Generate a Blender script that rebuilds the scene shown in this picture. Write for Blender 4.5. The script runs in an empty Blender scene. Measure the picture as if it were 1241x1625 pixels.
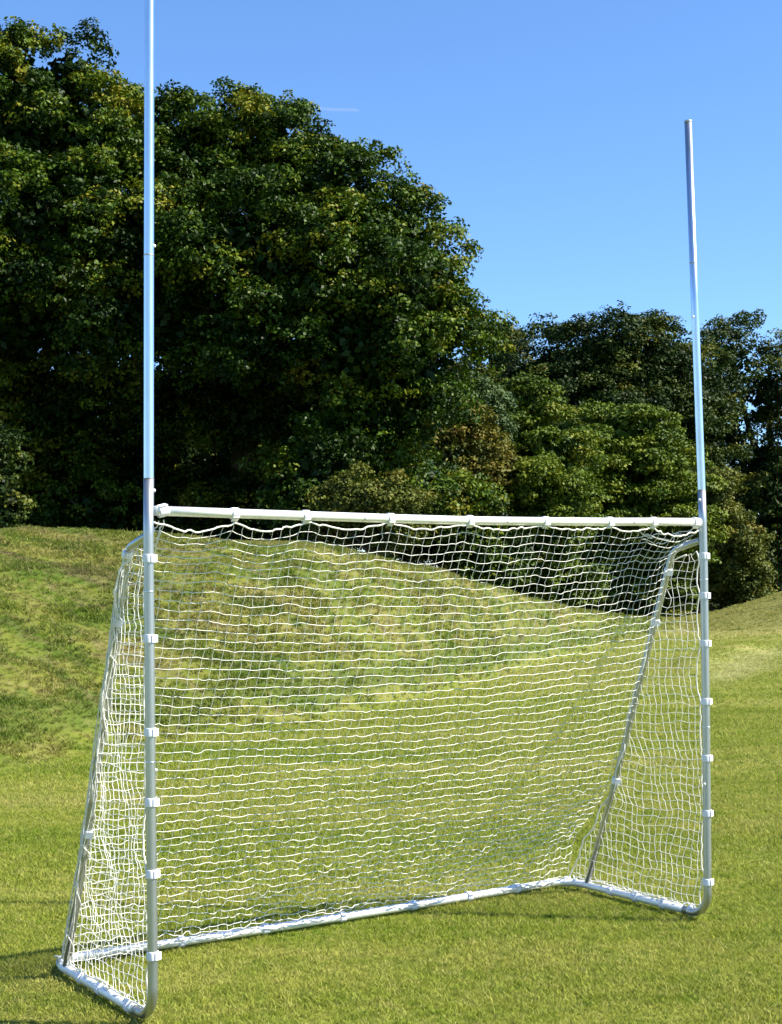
import bpy, math, random
import numpy as np
from mathutils import Vector, Matrix, Euler

SC = bpy.context.scene
COL = SC.collection
rng = np.random.default_rng(7)
random.seed(7)
R = math.radians

# ------------------------------------------------------------------ camera
F_PX, PITCH, ROLL, CAM_H = 2323.83, R(2.7913), R(0.6824), 1.55857
PW, PH = 1241.0, 1625.0
cam_d = bpy.data.cameras.new("camera")
cam = bpy.data.objects.new("camera", cam_d)
COL.objects.link(cam)
cam_d.sensor_fit = 'VERTICAL'
cam_d.sensor_height = 36.0
cam_d.lens = F_PX / PH * 36.0
cam_d.clip_start = 0.1
cam_d.clip_end = 9000.0
_f = Vector((0, math.cos(PITCH), math.sin(PITCH)))
_u = Vector((0, -math.sin(PITCH), math.cos(PITCH)))
_r = Vector((1, 0, 0))
# the picture leans: rotate right/up about the view axis
cr, sr = math.cos(ROLL), math.sin(ROLL)
right = _r * cr + _u * sr * -1.0
up = _r * sr + _u * cr
right = _r * cr - _u * sr
M = Matrix((right, up, -_f)).transposed().to_4x4()
M.translation = (0, 0, CAM_H)
cam.matrix_world = M
SC.camera = cam


def at(px, py, d):
    """world point seen at photograph pixel (px, py), d metres ahead"""
    x, y = px - 620.5, 812.5 - py
    X = (x * cr + y * sr) / F_PX
    U = (-x * sr + y * cr) / F_PX
    c, s = math.cos(PITCH), math.sin(PITCH)
    v = (X, c - U * s, s + U * c)
    k = d / v[1]
    return np.array([v[0] * k, d, CAM_H + v[2] * k])


# ------------------------------------------------------------------ helpers
def tag(o, label=None, cat=None, group=None, kind=None):
    if label: o['label'] = label
    if cat: o['category'] = cat
    if group: o['group'] = group
    if kind: o['kind'] = kind
    return o


def empty(name, loc, rz=0):
    o = bpy.data.objects.new(name, None)
    o.location = loc
    o.rotation_euler = (0, 0, rz)
    COL.objects.link(o)
    return o


class MB:
    def __init__(s):
        s.v = []; s.f = []; s.smooth = []

    def tube(s, pts, rad, sides=16, caps=True, smooth=True):
        pts = [Vector(p) for p in pts]
        n = len(pts)
        if not hasattr(rad, '__len__'): rad = [rad] * n
        base = len(s.v)
        prev = None
        for i, p in enumerate(pts):
            t = (pts[min(i + 1, n - 1)] - pts[max(i - 1, 0)])
            if t.length < 1e-9: t = Vector((0, 0, 1))
            t.normalize()
            if prev is None:
                a = Vector((0, 0, 1)) if abs(t.z) < .9 else Vector((1, 0, 0))
                nn = t.cross(a).normalized()
            else:
                nn = (prev - t * prev.dot(t))
                nn = nn.normalized() if nn.length > 1e-6 else prev
            prev = nn
            b = t.cross(nn)
            for k in range(sides):
                an = 2 * math.pi * k / sides
                q = p + (nn * math.cos(an) + b * math.sin(an)) * rad[i]
                s.v.append(tuple(q))
        for i in range(n - 1):
            for k in range(sides):
                a0 = base + i * sides + k
                a1 = base + i * sides + (k + 1) % sides
                s.f.append((a0, a1, a1 + sides, a0 + sides)); s.smooth.append(smooth)
        if caps:
            s.f.append(tuple(base + k for k in range(sides))[::-1]); s.smooth.append(False)
            s.f.append(tuple(base + (n - 1) * sides + k for k in range(sides))); s.smooth.append(False)

    def ring(s, p, axis, r0, r1, w, sides=24):
        """a band of outer radius r1, inner r0, width w around axis at p"""
        p = Vector(p); t = Vector(axis).normalized()
        a = Vector((0, 0, 1)) if abs(t.z) < .9 else Vector((1, 0, 0))
        nn = t.cross(a).normalized(); b = t.cross(nn)
        base = len(s.v)
        prof = [(r0, -w / 2), (r1 * .985, -w / 2), (r1, -w / 2 + .002), (r1, w / 2 - .002), (r1 * .985, w / 2), (r0, w / 2)]
        m = len(prof)
        for k in range(sides):
            an = 2 * math.pi * k / sides
            wob = 1 + .02 * math.sin(3 * an + p.x * 40)
            for (r, h) in prof:
                s.v.append(tuple(p + (nn * math.cos(an) + b * math.sin(an)) * r * (wob if r > r0 else 1) + t * h))
        for k in range(sides):
            for j in range(m - 1):
                a0 = base + k * m + j; a1 = base + ((k + 1) % sides) * m + j
                s.f.append((a0, a1, a1 + 1, a0 + 1)); s.smooth.append(True)

    def box(s, c, ax, ay, az):
        c = Vector(c); ax, ay, az = Vector(ax), Vector(ay), Vector(az)
        b = len(s.v)
        for i in (-1, 1):
            for j in (-1, 1):
                for k in (-1, 1):
                    s.v.append(tuple(c + ax * i + ay * j + az * k))
        for q in ((0, 1, 3, 2), (4, 6, 7, 5), (0, 4, 5, 1), (2, 3, 7, 6), (0, 2, 6, 4), (1, 5, 7, 3)):
            s.f.append(tuple(b + i for i in q)); s.smooth.append(False)

    def ball(s, c, r, n=10):
        c = Vector(c); b = len(s.v)
        for i in range(n + 1):
            th = math.pi * i / n
            for k in range(n):
                ph = 2 * math.pi * k / n
                s.v.append((c.x + r * math.sin(th) * math.cos(ph), c.y + r * math.sin(th) * math.sin(ph), c.z + r * math.cos(th)))
        for i in range(n):
            for k in range(n):
                s.f.append((b + i * n + k, b + (i + 1) * n + k, b + (i + 1) * n + (k + 1) % n, b + i * n + (k + 1) % n)); s.smooth.append(True)

    def build(s, name, mat, parent=None):
        me = bpy.data.meshes.new(name)
        me.from_pydata(s.v, [], s.f)
        me.polygons.foreach_set('use_smooth', s.smooth)
        me.materials.append(mat)
        me.update()
        o = bpy.data.objects.new(name, me)
        COL.objects.link(o)
        if parent: o.parent = parent
        return o


def quads_mesh(name, V, mat, parent=None, attrs=None, per=4):
    """V: (n, per, 3) array of separate polygons"""
    n = V.shape[0]
    me = bpy.data.meshes.new(name)
    me.vertices.add(n * per); me.loops.add(n * per); me.polygons.add(n)
    me.vertices.foreach_set('co', V.astype(np.float32).ravel())
    me.loops.foreach_set('vertex_index', np.arange(n * per, dtype=np.int32))
    me.polygons.foreach_set('loop_start', np.arange(0, n * per, per, dtype=np.int32))
    if attrs:
        for k, a in attrs.items():
            at_ = me.attributes.new(k, 'FLOAT', 'FACE')
            at_.data.foreach_set('value', a.astype(np.float32))
    me.materials.append(mat)
    me.update(calc_edges=True)
    o = bpy.data.objects.new(name, me)
    COL.objects.link(o)
    if parent: o.parent = parent
    return o


def vnoise(x, y, seed=0):
    """smooth value noise, 0..1"""
    xi = np.floor(x).astype(np.int64); yi = np.floor(y).astype(np.int64)
    fx = x - xi; fy = y - yi
    fx = fx * fx * (3 - 2 * fx); fy = fy * fy * (3 - 2 * fy)

    def h(a, b):
        n = (a * 374761393 + b * 668265263 + seed * 982451653) & 0x7fffffff
        n = ((n ^ (n >> 13)) * 1274126177) & 0x7fffffff
        return ((n ^ (n >> 16)) & 0xffff) / 65535.0
    return (h(xi, yi) * (1 - fx) * (1 - fy) + h(xi + 1, yi) * fx * (1 - fy)
            + h(xi, yi + 1) * (1 - fx) * fy + h(xi + 1, yi + 1) * fx * fy)


def sstep(a, b, x):
    t = np.clip((x - a) / (b - a), 0, 1)
    return t * t * (3 - 2 * t)


# ------------------------------------------------------------------ materials
class NT:
    def __init__(s, name):
        s.m = bpy.data.materials.new(name); s.m.use_nodes = True
        s.t = s.m.node_tree; s.t.nodes.clear()
        s.out = s.n('ShaderNodeOutputMaterial')

    def n(s, typ, **kw):
        o = s.t.nodes.new(typ)
        for k, v in kw.items():
            if k in ('inp',):
                for a, b in v.items():
                    sock = o.inputs[a]
                    if isinstance(b, bpy.types.NodeSocket): s.t.links.new(b, sock)
                    else: sock.default_value = b
            else: setattr(o, k, v)
        return o

    def l(s, a, b): s.t.links.new(a, b)

    def ramp(s, fac, stops, interp='LINEAR'):
        r = s.n('ShaderNodeValToRGB'); r.color_ramp.interpolation = interp
        e = r.color_ramp.elements
        while len(e) < len(stops): e.new(.5)
        for el, (p, c) in zip(e, stops):
            el.position = p
            el.color = (*c, 1) if hasattr(c, '__len__') else (c, c, c, 1)
        s.l(fac, r.inputs[0]); return r.outputs[0]

    def noise(s, vec, scale, detail=4, rough=.55, dist=0):
        return s.n('ShaderNodeTexNoise', inp={'Vector': vec, 'Scale': scale, 'Detail': detail, 'Roughness': rough, 'Distortion': dist}).outputs[0]

    def mix(s, fac, a, b, mode='MIX'):
        m = s.n('ShaderNodeMix', data_type='RGBA', blend_type=mode)
        for sock, v in ((m.inputs[0], fac), (m.inputs[6], a), (m.inputs[7], b)):
            if isinstance(v, bpy.types.NodeSocket): s.l(v, sock)
            elif hasattr(v, '__len__'): sock.default_value = (*v, 1)
            else: sock.default_value = v
        return m.outputs[2]

    def pos(s): return s.n('ShaderNodeNewGeometry').outputs['Position']

    def math(s, op, a, b=0.0):
        m = s.n('ShaderNodeMath', operation=op)
        for sock, v in ((m.inputs[0], a), (m.inputs[1], b)):
            if isinstance(v, bpy.types.NodeSocket): s.l(v, sock)
            else: sock.default_value = v
        return m.outputs[0]

    def bsdf(s, **inp):
        b = s.n('ShaderNodeBsdfPrincipled')
        for k, v in inp.items():
            k = k.replace('_', ' ')
            if isinstance(v, bpy.types.NodeSocket): s.l(v, b.inputs[k])
            elif hasattr(v, '__len__') and len(v) == 3: b.inputs[k].default_value = (*v, 1)
            else: b.inputs[k].default_value = v
        return b


def lawn_colour(t, p):
    """mown turf: yellow green with paler straw and greener drifts"""
    flat = t.n('ShaderNodeMapping', inp={'Vector': p, 'Scale': (.32, 1, 1)}).outputs[0]
    big = t.noise(flat, .62, 5, .6)
    c = t.ramp(big, [(.32, (.120, .160, .014)), (.46, (.180, .202, .026)), (.58, (.222, .227, .042)), (.72, (.255, .24, .068))])
    mid = t.noise(p, 4.0, 5, .65)
    c = t.mix(t.ramp(mid, [(.44, 0), (.64, .55)]), c, (.105, .155, .009))
    mid2 = t.noise(p, 9.0, 4, .6)
    c = t.mix(t.ramp(mid2, [(.54, 0), (.74, .45)]), c, (.29, .265, .085))
    # far off on the right: a pale worn curve and straw coloured bands
    sp = t.n('ShaderNodeSeparateXYZ', inp={'Vector': p})
    x, y = sp.outputs[0], sp.outputs[1]
    wob = t.math('MULTIPLY', t.noise(p, .5, 4, .6), 3.0)
    dx = t.math('SUBTRACT', x, 4.6)
    curve = t.math('SUBTRACT', t.math('ADD', y, wob), t.math('ADD', t.math('MULTIPLY', dx, 2.6), 23.5))
    line = t.math('SUBTRACT', 1.0, t.math('MULTIPLY', t.math('ABSOLUTE', curve), .55))
    win = t.math('MULTIPLY', t.ramp(t.math('MULTIPLY', x, .1), [(.46, 0), (.54, 1), (.80, .7), (.95, 0)]), t.ramp(line, [(0, 0), (1, .75)]))
    c = t.mix(win, c, (.34, .33, .15))
    far = t.ramp(t.math('ADD', t.math('MULTIPLY', y, .02), t.math('MULTIPLY', wob, .03)), [(.48, 0), (.58, .25), (.74, .05), (.84, .2), (.92, .75)])
    c = t.mix(far, c, (.27, .245, .085))
    return c


def mound_colour(t, p):
    """rough bank: straw, olive and green patches with bare brown soil"""
    flat = t.n('ShaderNodeMapping', inp={'Vector': p, 'Scale': (.40, 1.5, 1.5)}).outputs[0]
    a = t.noise(flat, 1.0, 6, .68, .3)
    c = t.ramp(a, [(.34, (.062, .100, .009)), (.45, (.100, .130, .014)), (.53, (.145, .152, .025)), (.66, (.195, .172, .052))])
    b = t.noise(flat, 2.1, 6, .72)
    c = t.mix(t.ramp(b, [(.52, 0), (.60, .85)]), c, (.046, .084, .008))
    d = t.noise(p, 7.5, 5, .7)
    c = t.mix(t.ramp(d, [(.52, 0), (.66, .65)]), c, (.215, .185, .075))
    e = t.noise(flat, 3.4, 6, .75)
    c = t.mix(t.ramp(e, [(.57, 0), (.64, .7)]), c, (.095, .072, .036))
    # a greener band of longer grass near the foot, bare soil higher up
    z = t.n('ShaderNodeSeparateXYZ', inp={'Vector': p}).outputs[2]
    zn = t.math('ADD', z, t.math('MULTIPLY', t.noise(flat, .8, 3, .6), .5))
    c = t.mix(t.ramp(zn, [(.36, 0), (.46, .75), (.66, .6), (.80, 0)]), c, (.066, .100, .012))
    s1 = t.noise(flat, 1.1, 7, .75, .5)
    hz = t.math('MULTIPLY', t.ramp(z, [(.10, 0), (.40, 1), (.99, 1)]), t.ramp(s1, [(.53, 0), (.66, .75)]))
    c = t.mix(hz, c, (.105, .075, .040))
    xx = t.n('ShaderNodeSeparateXYZ', inp={'Vector': p}).outputs[0]
    c = t.mix(t.ramp(t.math('MULTIPLY', xx, .05), [(.40, 0), (.48, .8)]), c, (.205, .200, .055))
    return c


def mat_ground():
    t = NT('turf_ground')
    p = t.pos()
    m = t.n('ShaderNodeAttribute', attribute_name='bank').outputs['Fac']
    far = t.n('ShaderNodeAttribute', attribute_name='wood_shade').outputs['Fac']
    pth = t.n('ShaderNodeAttribute', attribute_name='pale').outputs['Fac']
    c = t.mix(m, lawn_colour(t, p), mound_colour(t, p))
    fine = t.noise(p, 60, 3, .7)
    c = t.mix(t.ramp(fine, [(.35, .0), (.7, .35)]), c, (.06, .075, .012))
    c = t.mix(pth, c, (.30, .26, .10))
    c = t.mix(far, c, (.03, .028, .015))  # near-black tone paints the trees' shade onto the ground behind the bank
    bn = t.noise(p, 26, 5, .7)
    bmp = t.n('ShaderNodeBump', inp={'Strength': .55, 'Distance': .05, 'Height': bn})
    b = t.bsdf(Base_Color=c, Roughness=.9, Specular_IOR_Level=.15, Normal=bmp.outputs[0])
    t.l(b.outputs[0], t.out.inputs[0])
    return t.m


def mat_blade(name, fn):
    t = NT(name)
    p = t.pos()
    c = fn(t, p)
    rnd = t.n('ShaderNodeObjectInfo').outputs['Random']
    c = t.mix(t.ramp(rnd, [(.0, .0), (.55, 0), (.75, .45), (.9, .0), (1, .0)]), c, (.33, .29, .11))
    c = t.mix(t.ramp(rnd, [(.0, .55), (.3, 0)]), c, (.06, .115, .012))
    isl = t.n('ShaderNodeNewGeometry').outputs['Random Per Island']
    hsv = t.n('ShaderNodeHueSaturation', inp={'Color': c, 'Value': t.ramp(isl, [(0, .65), (1, 1.0)]), 'Saturation': 1.0})
    hsv2 = t.math('MULTIPLY', t.ramp(isl, [(0, .62), (1, 1.0)]), 1.3)
    hsv2 = t.math('MULTIPLY', hsv2, 1.38)
    t.l(hsv2, hsv.inputs['Value'])
    c = hsv.outputs[0]
    b = t.bsdf(Base_Color=c, Roughness=.6, Specular_IOR_Level=.12)
    tr = t.n('ShaderNodeBsdfTranslucent', inp={'Color': c})
    mx = t.n('ShaderNodeMixShader', inp={0: .35, 1: b.outputs[0], 2: tr.outputs[0]})
    t.l(mx.outputs[0], t.out.inputs[0])
    return t.m


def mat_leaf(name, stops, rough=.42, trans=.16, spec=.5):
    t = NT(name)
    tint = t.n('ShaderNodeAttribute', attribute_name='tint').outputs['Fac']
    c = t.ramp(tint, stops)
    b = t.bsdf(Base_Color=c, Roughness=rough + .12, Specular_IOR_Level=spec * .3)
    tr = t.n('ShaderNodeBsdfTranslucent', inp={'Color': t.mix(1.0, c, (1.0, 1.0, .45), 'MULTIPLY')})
    mx = t.n('ShaderNodeMixShader', inp={0: trans, 1: b.outputs[0], 2: tr.outputs[0]})
    t.l(mx.outputs[0], t.out.inputs[0])
    return t.m


def mat_bark():
    t = NT('bark')
    p = t.pos()
    st = t.n('ShaderNodeMapping', inp={'Vector': p, 'Scale': (6, 6, 1.2)}).outputs[0]
    n = t.noise(st, 2, 6, .7)
    c = t.ramp(n, [(.3, (.03, .024, .017)), (.7, (.12, .10, .075))])
    bmp = t.n('ShaderNodeBump', inp={'Strength': .8, 'Distance': .04, 'Height': n})
    b = t.bsdf(Base_Color=c, Roughness=.9, Normal=bmp.outputs[0])
    t.l(b.outputs[0], t.out.inputs[0]); return t.m


def mat_metal(name, col, rough, metallic=1.0):
    t = NT(name)
    tc = t.n('ShaderNodeTexCoord').outputs['Object']
    st = t.n('ShaderNodeMapping', inp={'Vector': tc, 'Scale': (1, 1, .25)}).outputs[0]
    n = t.noise(st, 40, 5, .65)
    n2 = t.noise(tc, 7, 4, .6)
    c = t.mix(t.ramp(n, [(.35, 0), (.75, .35)]), col, tuple(x * .72 for x in col))
    c = t.mix(t.ramp(n2, [(.5, 0), (.75, .3)]), c, tuple(x * .8 for x in col))
    r = t.math('ADD', t.math('MULTIPLY', n2, .16), rough - .08)
    b = t.bsdf(Base_Color=c, Metallic=metallic, Roughness=r)
    t.l(b.outputs[0], t.out.inputs[0]); return t.m


def mat_cloth(name, col, trans=.15, bump=900):
    t = NT(name)
    tc = t.n('ShaderNodeTexCoord').outputs['Object']
    n = t.noise(tc, bump, 2, .5)
    n2 = t.noise(tc, 9, 3, .5)
    c = t.mix(t.ramp(n2, [(.4, 0), (.8, .25)]), col, tuple(x * .78 for x in col))
    bmp = t.n('ShaderNodeBump', inp={'Strength': .3, 'Distance': .001, 'Height': n})
    b = t.bsdf(Base_Color=c, Roughness=.6, Specular_IOR_Level=.3)
    if bump > 0: t.l(bmp.outputs[0], b.inputs['Normal'])
    tr = t.n('ShaderNodeBsdfTranslucent', inp={'Color': c})
    mx = t.n('ShaderNodeMixShader', inp={0: trans, 1: b.outputs[0], 2: tr.outputs[0]})
    t.l(mx.outputs[0], t.out.inputs[0]); return t.m


M_GROUND = mat_ground()
M_LAWN = mat_blade('lawn_blades', lawn_colour)
M_BANK = mat_blade('bank_blades', mound_colour)
M_BARK = mat_bark()
M_UP = mat_metal('pale_steel', (.68, .77, .86), .30)
M_LOW = mat_metal('galvanised_steel', (.48, .50, .50), .40, .92)
M_BAR = mat_metal('bright_steel', (.86, .86, .83), .48, .5)
M_STRAP = mat_cloth('white_webbing', (.86, .86, .90), .1)
M_NET = mat_cloth('white_twine', (.90, .885, .81), .22, 0)
M_PIN = mat_cloth('white_plastic', (.9, .9, .9), .05)

# ------------------------------------------------------------------ ground sheet
TT = np.array([-.60, -.267, -.164, -.052, .035, .077, .121, .172, .195, .22, .27, .40, .7])
PXS = [-774, 0, 240, 500, 700, 800, 900, 1020]
DB = np.array([9.5, 12.3, 14.6, 16.4, 21, 25, 31, 40, 46, 44, 43, 40, 40.])
DC = np.array([20, 20.5, 20.8, 22, 25.5, 29, 35, 46, 52, 53, 52, 50, 50.])
_cy = [836, 840, 845, 862, 905, 937, 962, 980]
HC = [float(at(px, py, d)[2]) for px, py, d in zip(PXS, _cy, DC[:8])]
HC[0] = HC[1] + .2
HC = np.array(HC + [.16, .36, 1.12, 2.1, 3.0])


def height(x, y):
    yy = np.maximum(y, 1.0)
    t = np.clip(x / yy, -.6, .7)
    db = np.interp(t, TT, DB); dc = np.interp(t, TT, DC); hc = np.interp(t, TT, HC)
    k = (y - db) / (dc - db)
    face = np.clip(k, 0, 1)
    prof = .5 * face * face * (3 - 2 * face) + .5 * np.sin(face * math.pi / 2)
    prof = prof * sstep(0, .18, face)
    prof = prof + .034 * (np.abs(((face * 5.2 + 1.1 * vnoise(x * .22, y * .1, 17)) % 1.0) - .5) * 2 - .5) * sstep(.08, .3, face) * (1 - sstep(.8, 1, face))
    back = 1 - .62 * sstep(1.02, 2.0, k)
    h = hc * prof * back
    bank = sstep(-.02, .14, k) * (1 - 0 * k) * sstep(.02, .22, hc)
    bank = np.where(y < 4, 0, bank)
    h = np.where(y < 4, 0, h)
    rough = (vnoise(x * .9, y * .9, 3) - .5) * .16 + (vnoise(x * 2.6, y * 2.6, 4) - .5) * .07 + (vnoise(x * 6.5, y * 6.5, 5) - .5) * .035
    h = h + rough * bank * np.where(t > .2, .5, 1) * (.35 + .65 * sstep(.0, .3, face) * (1 - .75 * sstep(.75, 1.0, face)))
    h = h + (vnoise(x * .35, y * .35, 8) - .5) * .03 * sstep(9, 14, np.hypot(x, y)) - .014
    # a low rounded lip far off on the right
    cv = y - (24.5 + 2.6 * (x - 4.6))
    h = h + .16 * np.exp(-(cv / 1.3) ** 2) * sstep(4.6, 5.4, x) * (1 - sstep(7.5, 9.5, x)) * (y > 15)
    return h, bank


def axis(fine0, fine1, step, far):
    a = list(np.arange(fine0, fine1, step))
    s = step; v = a[-1]; hi = []
    while v < far: s *= 1.22; v += s; hi.append(v)
    s = step; v = a[0]; lo = []
    while v > -far: s *= 1.22; v -= s; lo.append(v)
    return np.array(lo[::-1] + a + hi)


gx = axis(-13, 17, .14, 2500)
gy = axis(3, 58, .14, 2500)
X, Y = np.meshgrid(gx, gy)
Z, BK = height(X, Y)
nx, ny = len(gx), len(gy)
me = bpy.data.meshes.new('ground')
me.vertices.add(nx * ny)
me.vertices.foreach_set('co', np.stack([X, Y, Z], -1).astype(np.float32).ravel())
ii = (np.arange(ny - 1)[:, None] * nx + np.arange(nx - 1)[None]).ravel()
idx = np.stack([ii, ii + 1, ii + nx + 1, ii + nx], -1).astype(np.int32)
me.loops.add(idx.size); me.polygons.add(len(ii))
me.loops.foreach_set('vertex_index', idx.ravel())
me.polygons.foreach_set('loop_start', np.arange(0, idx.size, 4, dtype=np.int32))
me.polygons.foreach_set('use_smooth', np.ones(len(ii), dtype=bool))


def vattr(name, a):
    d = me.attributes.new(name, 'FLOAT', 'POINT'); d.data.foreach_set('value', a.astype(np.float32).ravel())


T_ = X / np.maximum(Y, 1)
vattr('bank', BK)
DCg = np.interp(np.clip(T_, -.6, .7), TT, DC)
wood_shade = sstep(1.06, 1.25, Y / DCg) * (Y > 4)
vattr('wood_shade', wood_shade)
# pale worn path at the foot of the far bank
pc = 38 + 6 * np.sin((T_ - .2) * 16)
pale = np.exp(-((Y - pc) / 1.4) ** 2) * sstep(.19, .22, T_) * .55 * (.4 + .6 * vnoise(X * .8, Y * .8, 9))
pale += np.exp(-((Y - 31.5 + 8 * (T_ - .24)) / .6) ** 2) * sstep(.2, .235, T_) * (1 - sstep(.24, .26, T_)) * .5
vattr('pale', np.clip(pale, 0, 1))
me.materials.append(M_GROUND)
me.update(calc_edges=True)
ground = bpy.data.objects.new('ground', me)
COL.objects.link(ground)
tag(ground, kind='structure')


# ------------------------------------------------------------------ grass
def tuft(name, n, hgt, spread, wid, lean, mat, seed):
    r = np.random.default_rng(seed)
    tri = []
    for i in range(n):
        a = r.uniform(0, 2 * math.pi); d = spread * math.sqrt(r.uniform())
        b = np.array([math.cos(a) * d, math.sin(a) * d, -.004])
        fa = r.uniform(0, 2 * math.pi)
        w = np.array([math.cos(fa), math.sin(fa), 0]) * wid * r.uniform(.6, 1.2)
        la = r.uniform(0, 2 * math.pi); L = hgt * r.uniform(.55, 1.15)
        tp = b + np.array([math.cos(la) * lean * L, math.sin(la) * lean * L, 0]) * r.uniform(.3, 1.3) + np.array([0, 0, L])
        md = (b + tp) / 2 + np.array([0, 0, .12 * L])
        tri.append([b - w / 2, b + w / 2, md + w * .42, md - w * .42])
        tri.append([md - w * .42, md + w * .42, tp + w * .08, tp - w * .08])
    V = np.array(tri)
    me_ = bpy.data.meshes.new(name)
    me_.from_pydata([tuple(x) for x in V.reshape(-1, 3)], [], [tuple(range(4 * i, 4 * i + 4)) for i in range(len(V))])
    # weld the two halves of a blade so each blade is one island
    import bmesh
    bm = bmesh.new(); bm.from_mesh(me_); bmesh.ops.remove_doubles(bm, verts=bm.verts, dist=1e-6); bm.to_mesh(me_); bm.free()
    me_.materials.append(mat)
    return bpy.data.objects.new(name, me_)


def scatter(name, pts, scl, rot, tufts):
    col = bpy.data.collections.new(name + '_blades')
    for o in tufts: col.objects.link(o)
    me_ = bpy.data.meshes.new(name)
    n = len(pts)
    me_.vertices.add(n)
    me_.vertices.foreach_set('co', pts.astype(np.float32).ravel())
    a = me_.attributes.new('scl', 'FLOAT', 'POINT'); a.data.foreach_set('value', scl.astype(np.float32))
    a = me_.attributes.new('rot', 'FLOAT_VECTOR', 'POINT'); a.data.foreach_set('vector', rot.astype(np.float32).ravel())
    o = bpy.data.objects.new(name, me_)
    COL.objects.link(o)
    g = bpy.data.node_groups.new(name, 'GeometryNodeTree')
    g.interface.new_socket('Geometry', in_out='INPUT', socket_type='NodeSocketGeometry')
    g.interface.new_socket('Geometry', in_out='OUTPUT', socket_type='NodeSocketGeometry')
    N = g.nodes; L = g.links
    gi = N.new('NodeGroupInput'); go = N.new('NodeGroupOutput')
    m2p = N.new('GeometryNodeMeshToPoints')
    iop = N.new('GeometryNodeInstanceOnPoints')
    ci = N.new('GeometryNodeCollectionInfo'); ci.inputs[0].default_value = col
    ci.inputs['Separate Children'].default_value = True
    ci.inputs['Reset Children'].default_value = True
    sa = N.new('GeometryNodeInputNamedAttribute'); sa.data_type = 'FLOAT'; sa.inputs[0].default_value = 'scl'
    ra = N.new('GeometryNodeInputNamedAttribute'); ra.data_type = 'FLOAT_VECTOR'; ra.inputs[0].default_value = 'rot'
    e2r = N.new('FunctionNodeEulerToRotation')
    rv = N.new('FunctionNodeRandomValue'); rv.data_type = 'INT'
    for s in rv.inputs:
        if s.type == 'INT' and s.name == 'Max': s.default_value = len(tufts) - 1
    L.new(gi.outputs[0], m2p.inputs[0]); L.new(m2p.outputs[0], iop.inputs['Points'])
    L.new(ci.outputs[0], iop.inputs['Instance']); iop.inputs['Pick Instance'].default_value = True
    ro = [s for s in rv.outputs if s.type == 'INT'][0]
    L.new(ro, iop.inputs['Instance Index'])
    L.new(sa.outputs[0], iop.inputs['Scale'])
    L.new(ra.outputs[0], e2r.inputs[0]); L.new(e2r.outputs[0], iop.inputs['Rotation'])
    L.new(iop.outputs[0], go.inputs[0])
    md = o.modifiers.new('grow', 'NODES'); md.node_group = g
    return o


def sample(d0, d1, spacing, t0=-.37, t1=.37):
    ys = np.arange(d0, d1, spacing)
    out = []
    for y in ys:
        xs = np.arange(t0 * y, t1 * y, spacing)
        out.append(np.stack([xs, np.full_like(xs, y)], -1))
    p = np.concatenate(out)
    p += rng.uniform(-.55, .55, p.shape) * spacing
    return p


def grow(name, zones, tufts, onbank, label, cat):
    P = []; S = []
    for (d0, d1, sp, sc) in zones:
        p = sample(d0, d1, sp)
        h, bk = height(p[:, 0], p[:, 1])
        t = p[:, 0] / p[:, 1]
        dc = np.interp(np.clip(t, -.6, .7), TT, DC)
        keep = (bk > rng.uniform(.1, .9, len(bk))) if onbank else (bk < rng.uniform(.1, .9, len(bk)))
        keep &= p[:, 1] < dc * 1.05
        s = sc * rng.uniform(.7, 1.25, len(p))
        if onbank:
            cl = vnoise(p[:, 0] * 1.6, p[:, 1] * 1.6, 21) * .5 + vnoise(p[:, 0] * 4.5, p[:, 1] * 4.5, 22) * .5
            s *= .65 + .7 * sstep(.3, .8, cl)
            keep &= rng.uniform(size=len(p)) < .9 + .2 * cl
        else:
            cl = vnoise(p[:, 0] * 3, p[:, 1] * 3, 31)
            s *= .75 + .5 * cl
        P.append(np.column_stack([p, h])[keep]); S.append(s[keep])
    P = np.concatenate(P); S = np.concatenate(S)
    rot = np.column_stack([rng.normal(0, .12, len(P)), rng.normal(0, .12, len(P)), rng.uniform(0, 6.28, len(P))])
    o = scatter(name, P, S, rot, tufts)
    tag(o, label, cat, kind='stuff')
    return len(P)


lawn_t = [tuft('lawn_tuft', 16, .021, .020, .0036, 1.0, M_LAWN, 100 + i) for i in range(6)]
bank_t = [tuft('bank_tuft', 30, .036, .060, .008, 1.3, M_BANK, 200 + i) for i in range(6)]
n1 = grow('lawn_grass', [(4.2, 7.5, .023, .92), (7.5, 11.5, .032, 1.1), (11.5, 18, .052, 1.4), (18, 30, .10, 1.8), (30, 46, .2, 2.4)], lawn_t, False,
          'short mown yellow green lawn around and in front of the goal', 'grass')
n2 = grow('bank_grass', [(9, 16, .058, .85), (16, 27, .072, 1.05), (27, 40, .13, 1.3), (40, 56, .2, 1.6)], bank_t, True,
          'rough tufted grass on the bank behind the goal', 'grass')
print('tufts', n1, n2)

# ------------------------------------------------------------------ the goal
W, D, H = 2.758, 1.0, 1.823
RT = .0185
goal = empty('goal', (-.86976, 5.28837, 0.0), 0.580564)
tag(goal, 'silver tubular goal with tall uprights, crossbar and white net standing on the lawn', 'goal')
GZ = .019


def arc(p0, p1, p2, r, n=8):
    """rounded corner p0-p1-p2"""
    p0, p1, p2 = Vector(p0), Vector(p1), Vector(p2)
    a = (p0 - p1).normalized(); b = (p2 - p1).normalized()
    ang = a.angle(b); dd = r / math.tan(ang / 2)
    s, e = p1 + a * dd, p1 + b * dd
    c = p1 + (a + b).normalized() * (r / math.sin(ang / 2))
    out = []
    va, vb = s - c, e - c
    th = va.angle(vb)
    for i in range(n + 1):
        k = i / n
        out.append(c + (va * math.sin((1 - k) * th) + vb * math.sin(k * th)) / math.sin(th))
    return out


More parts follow.
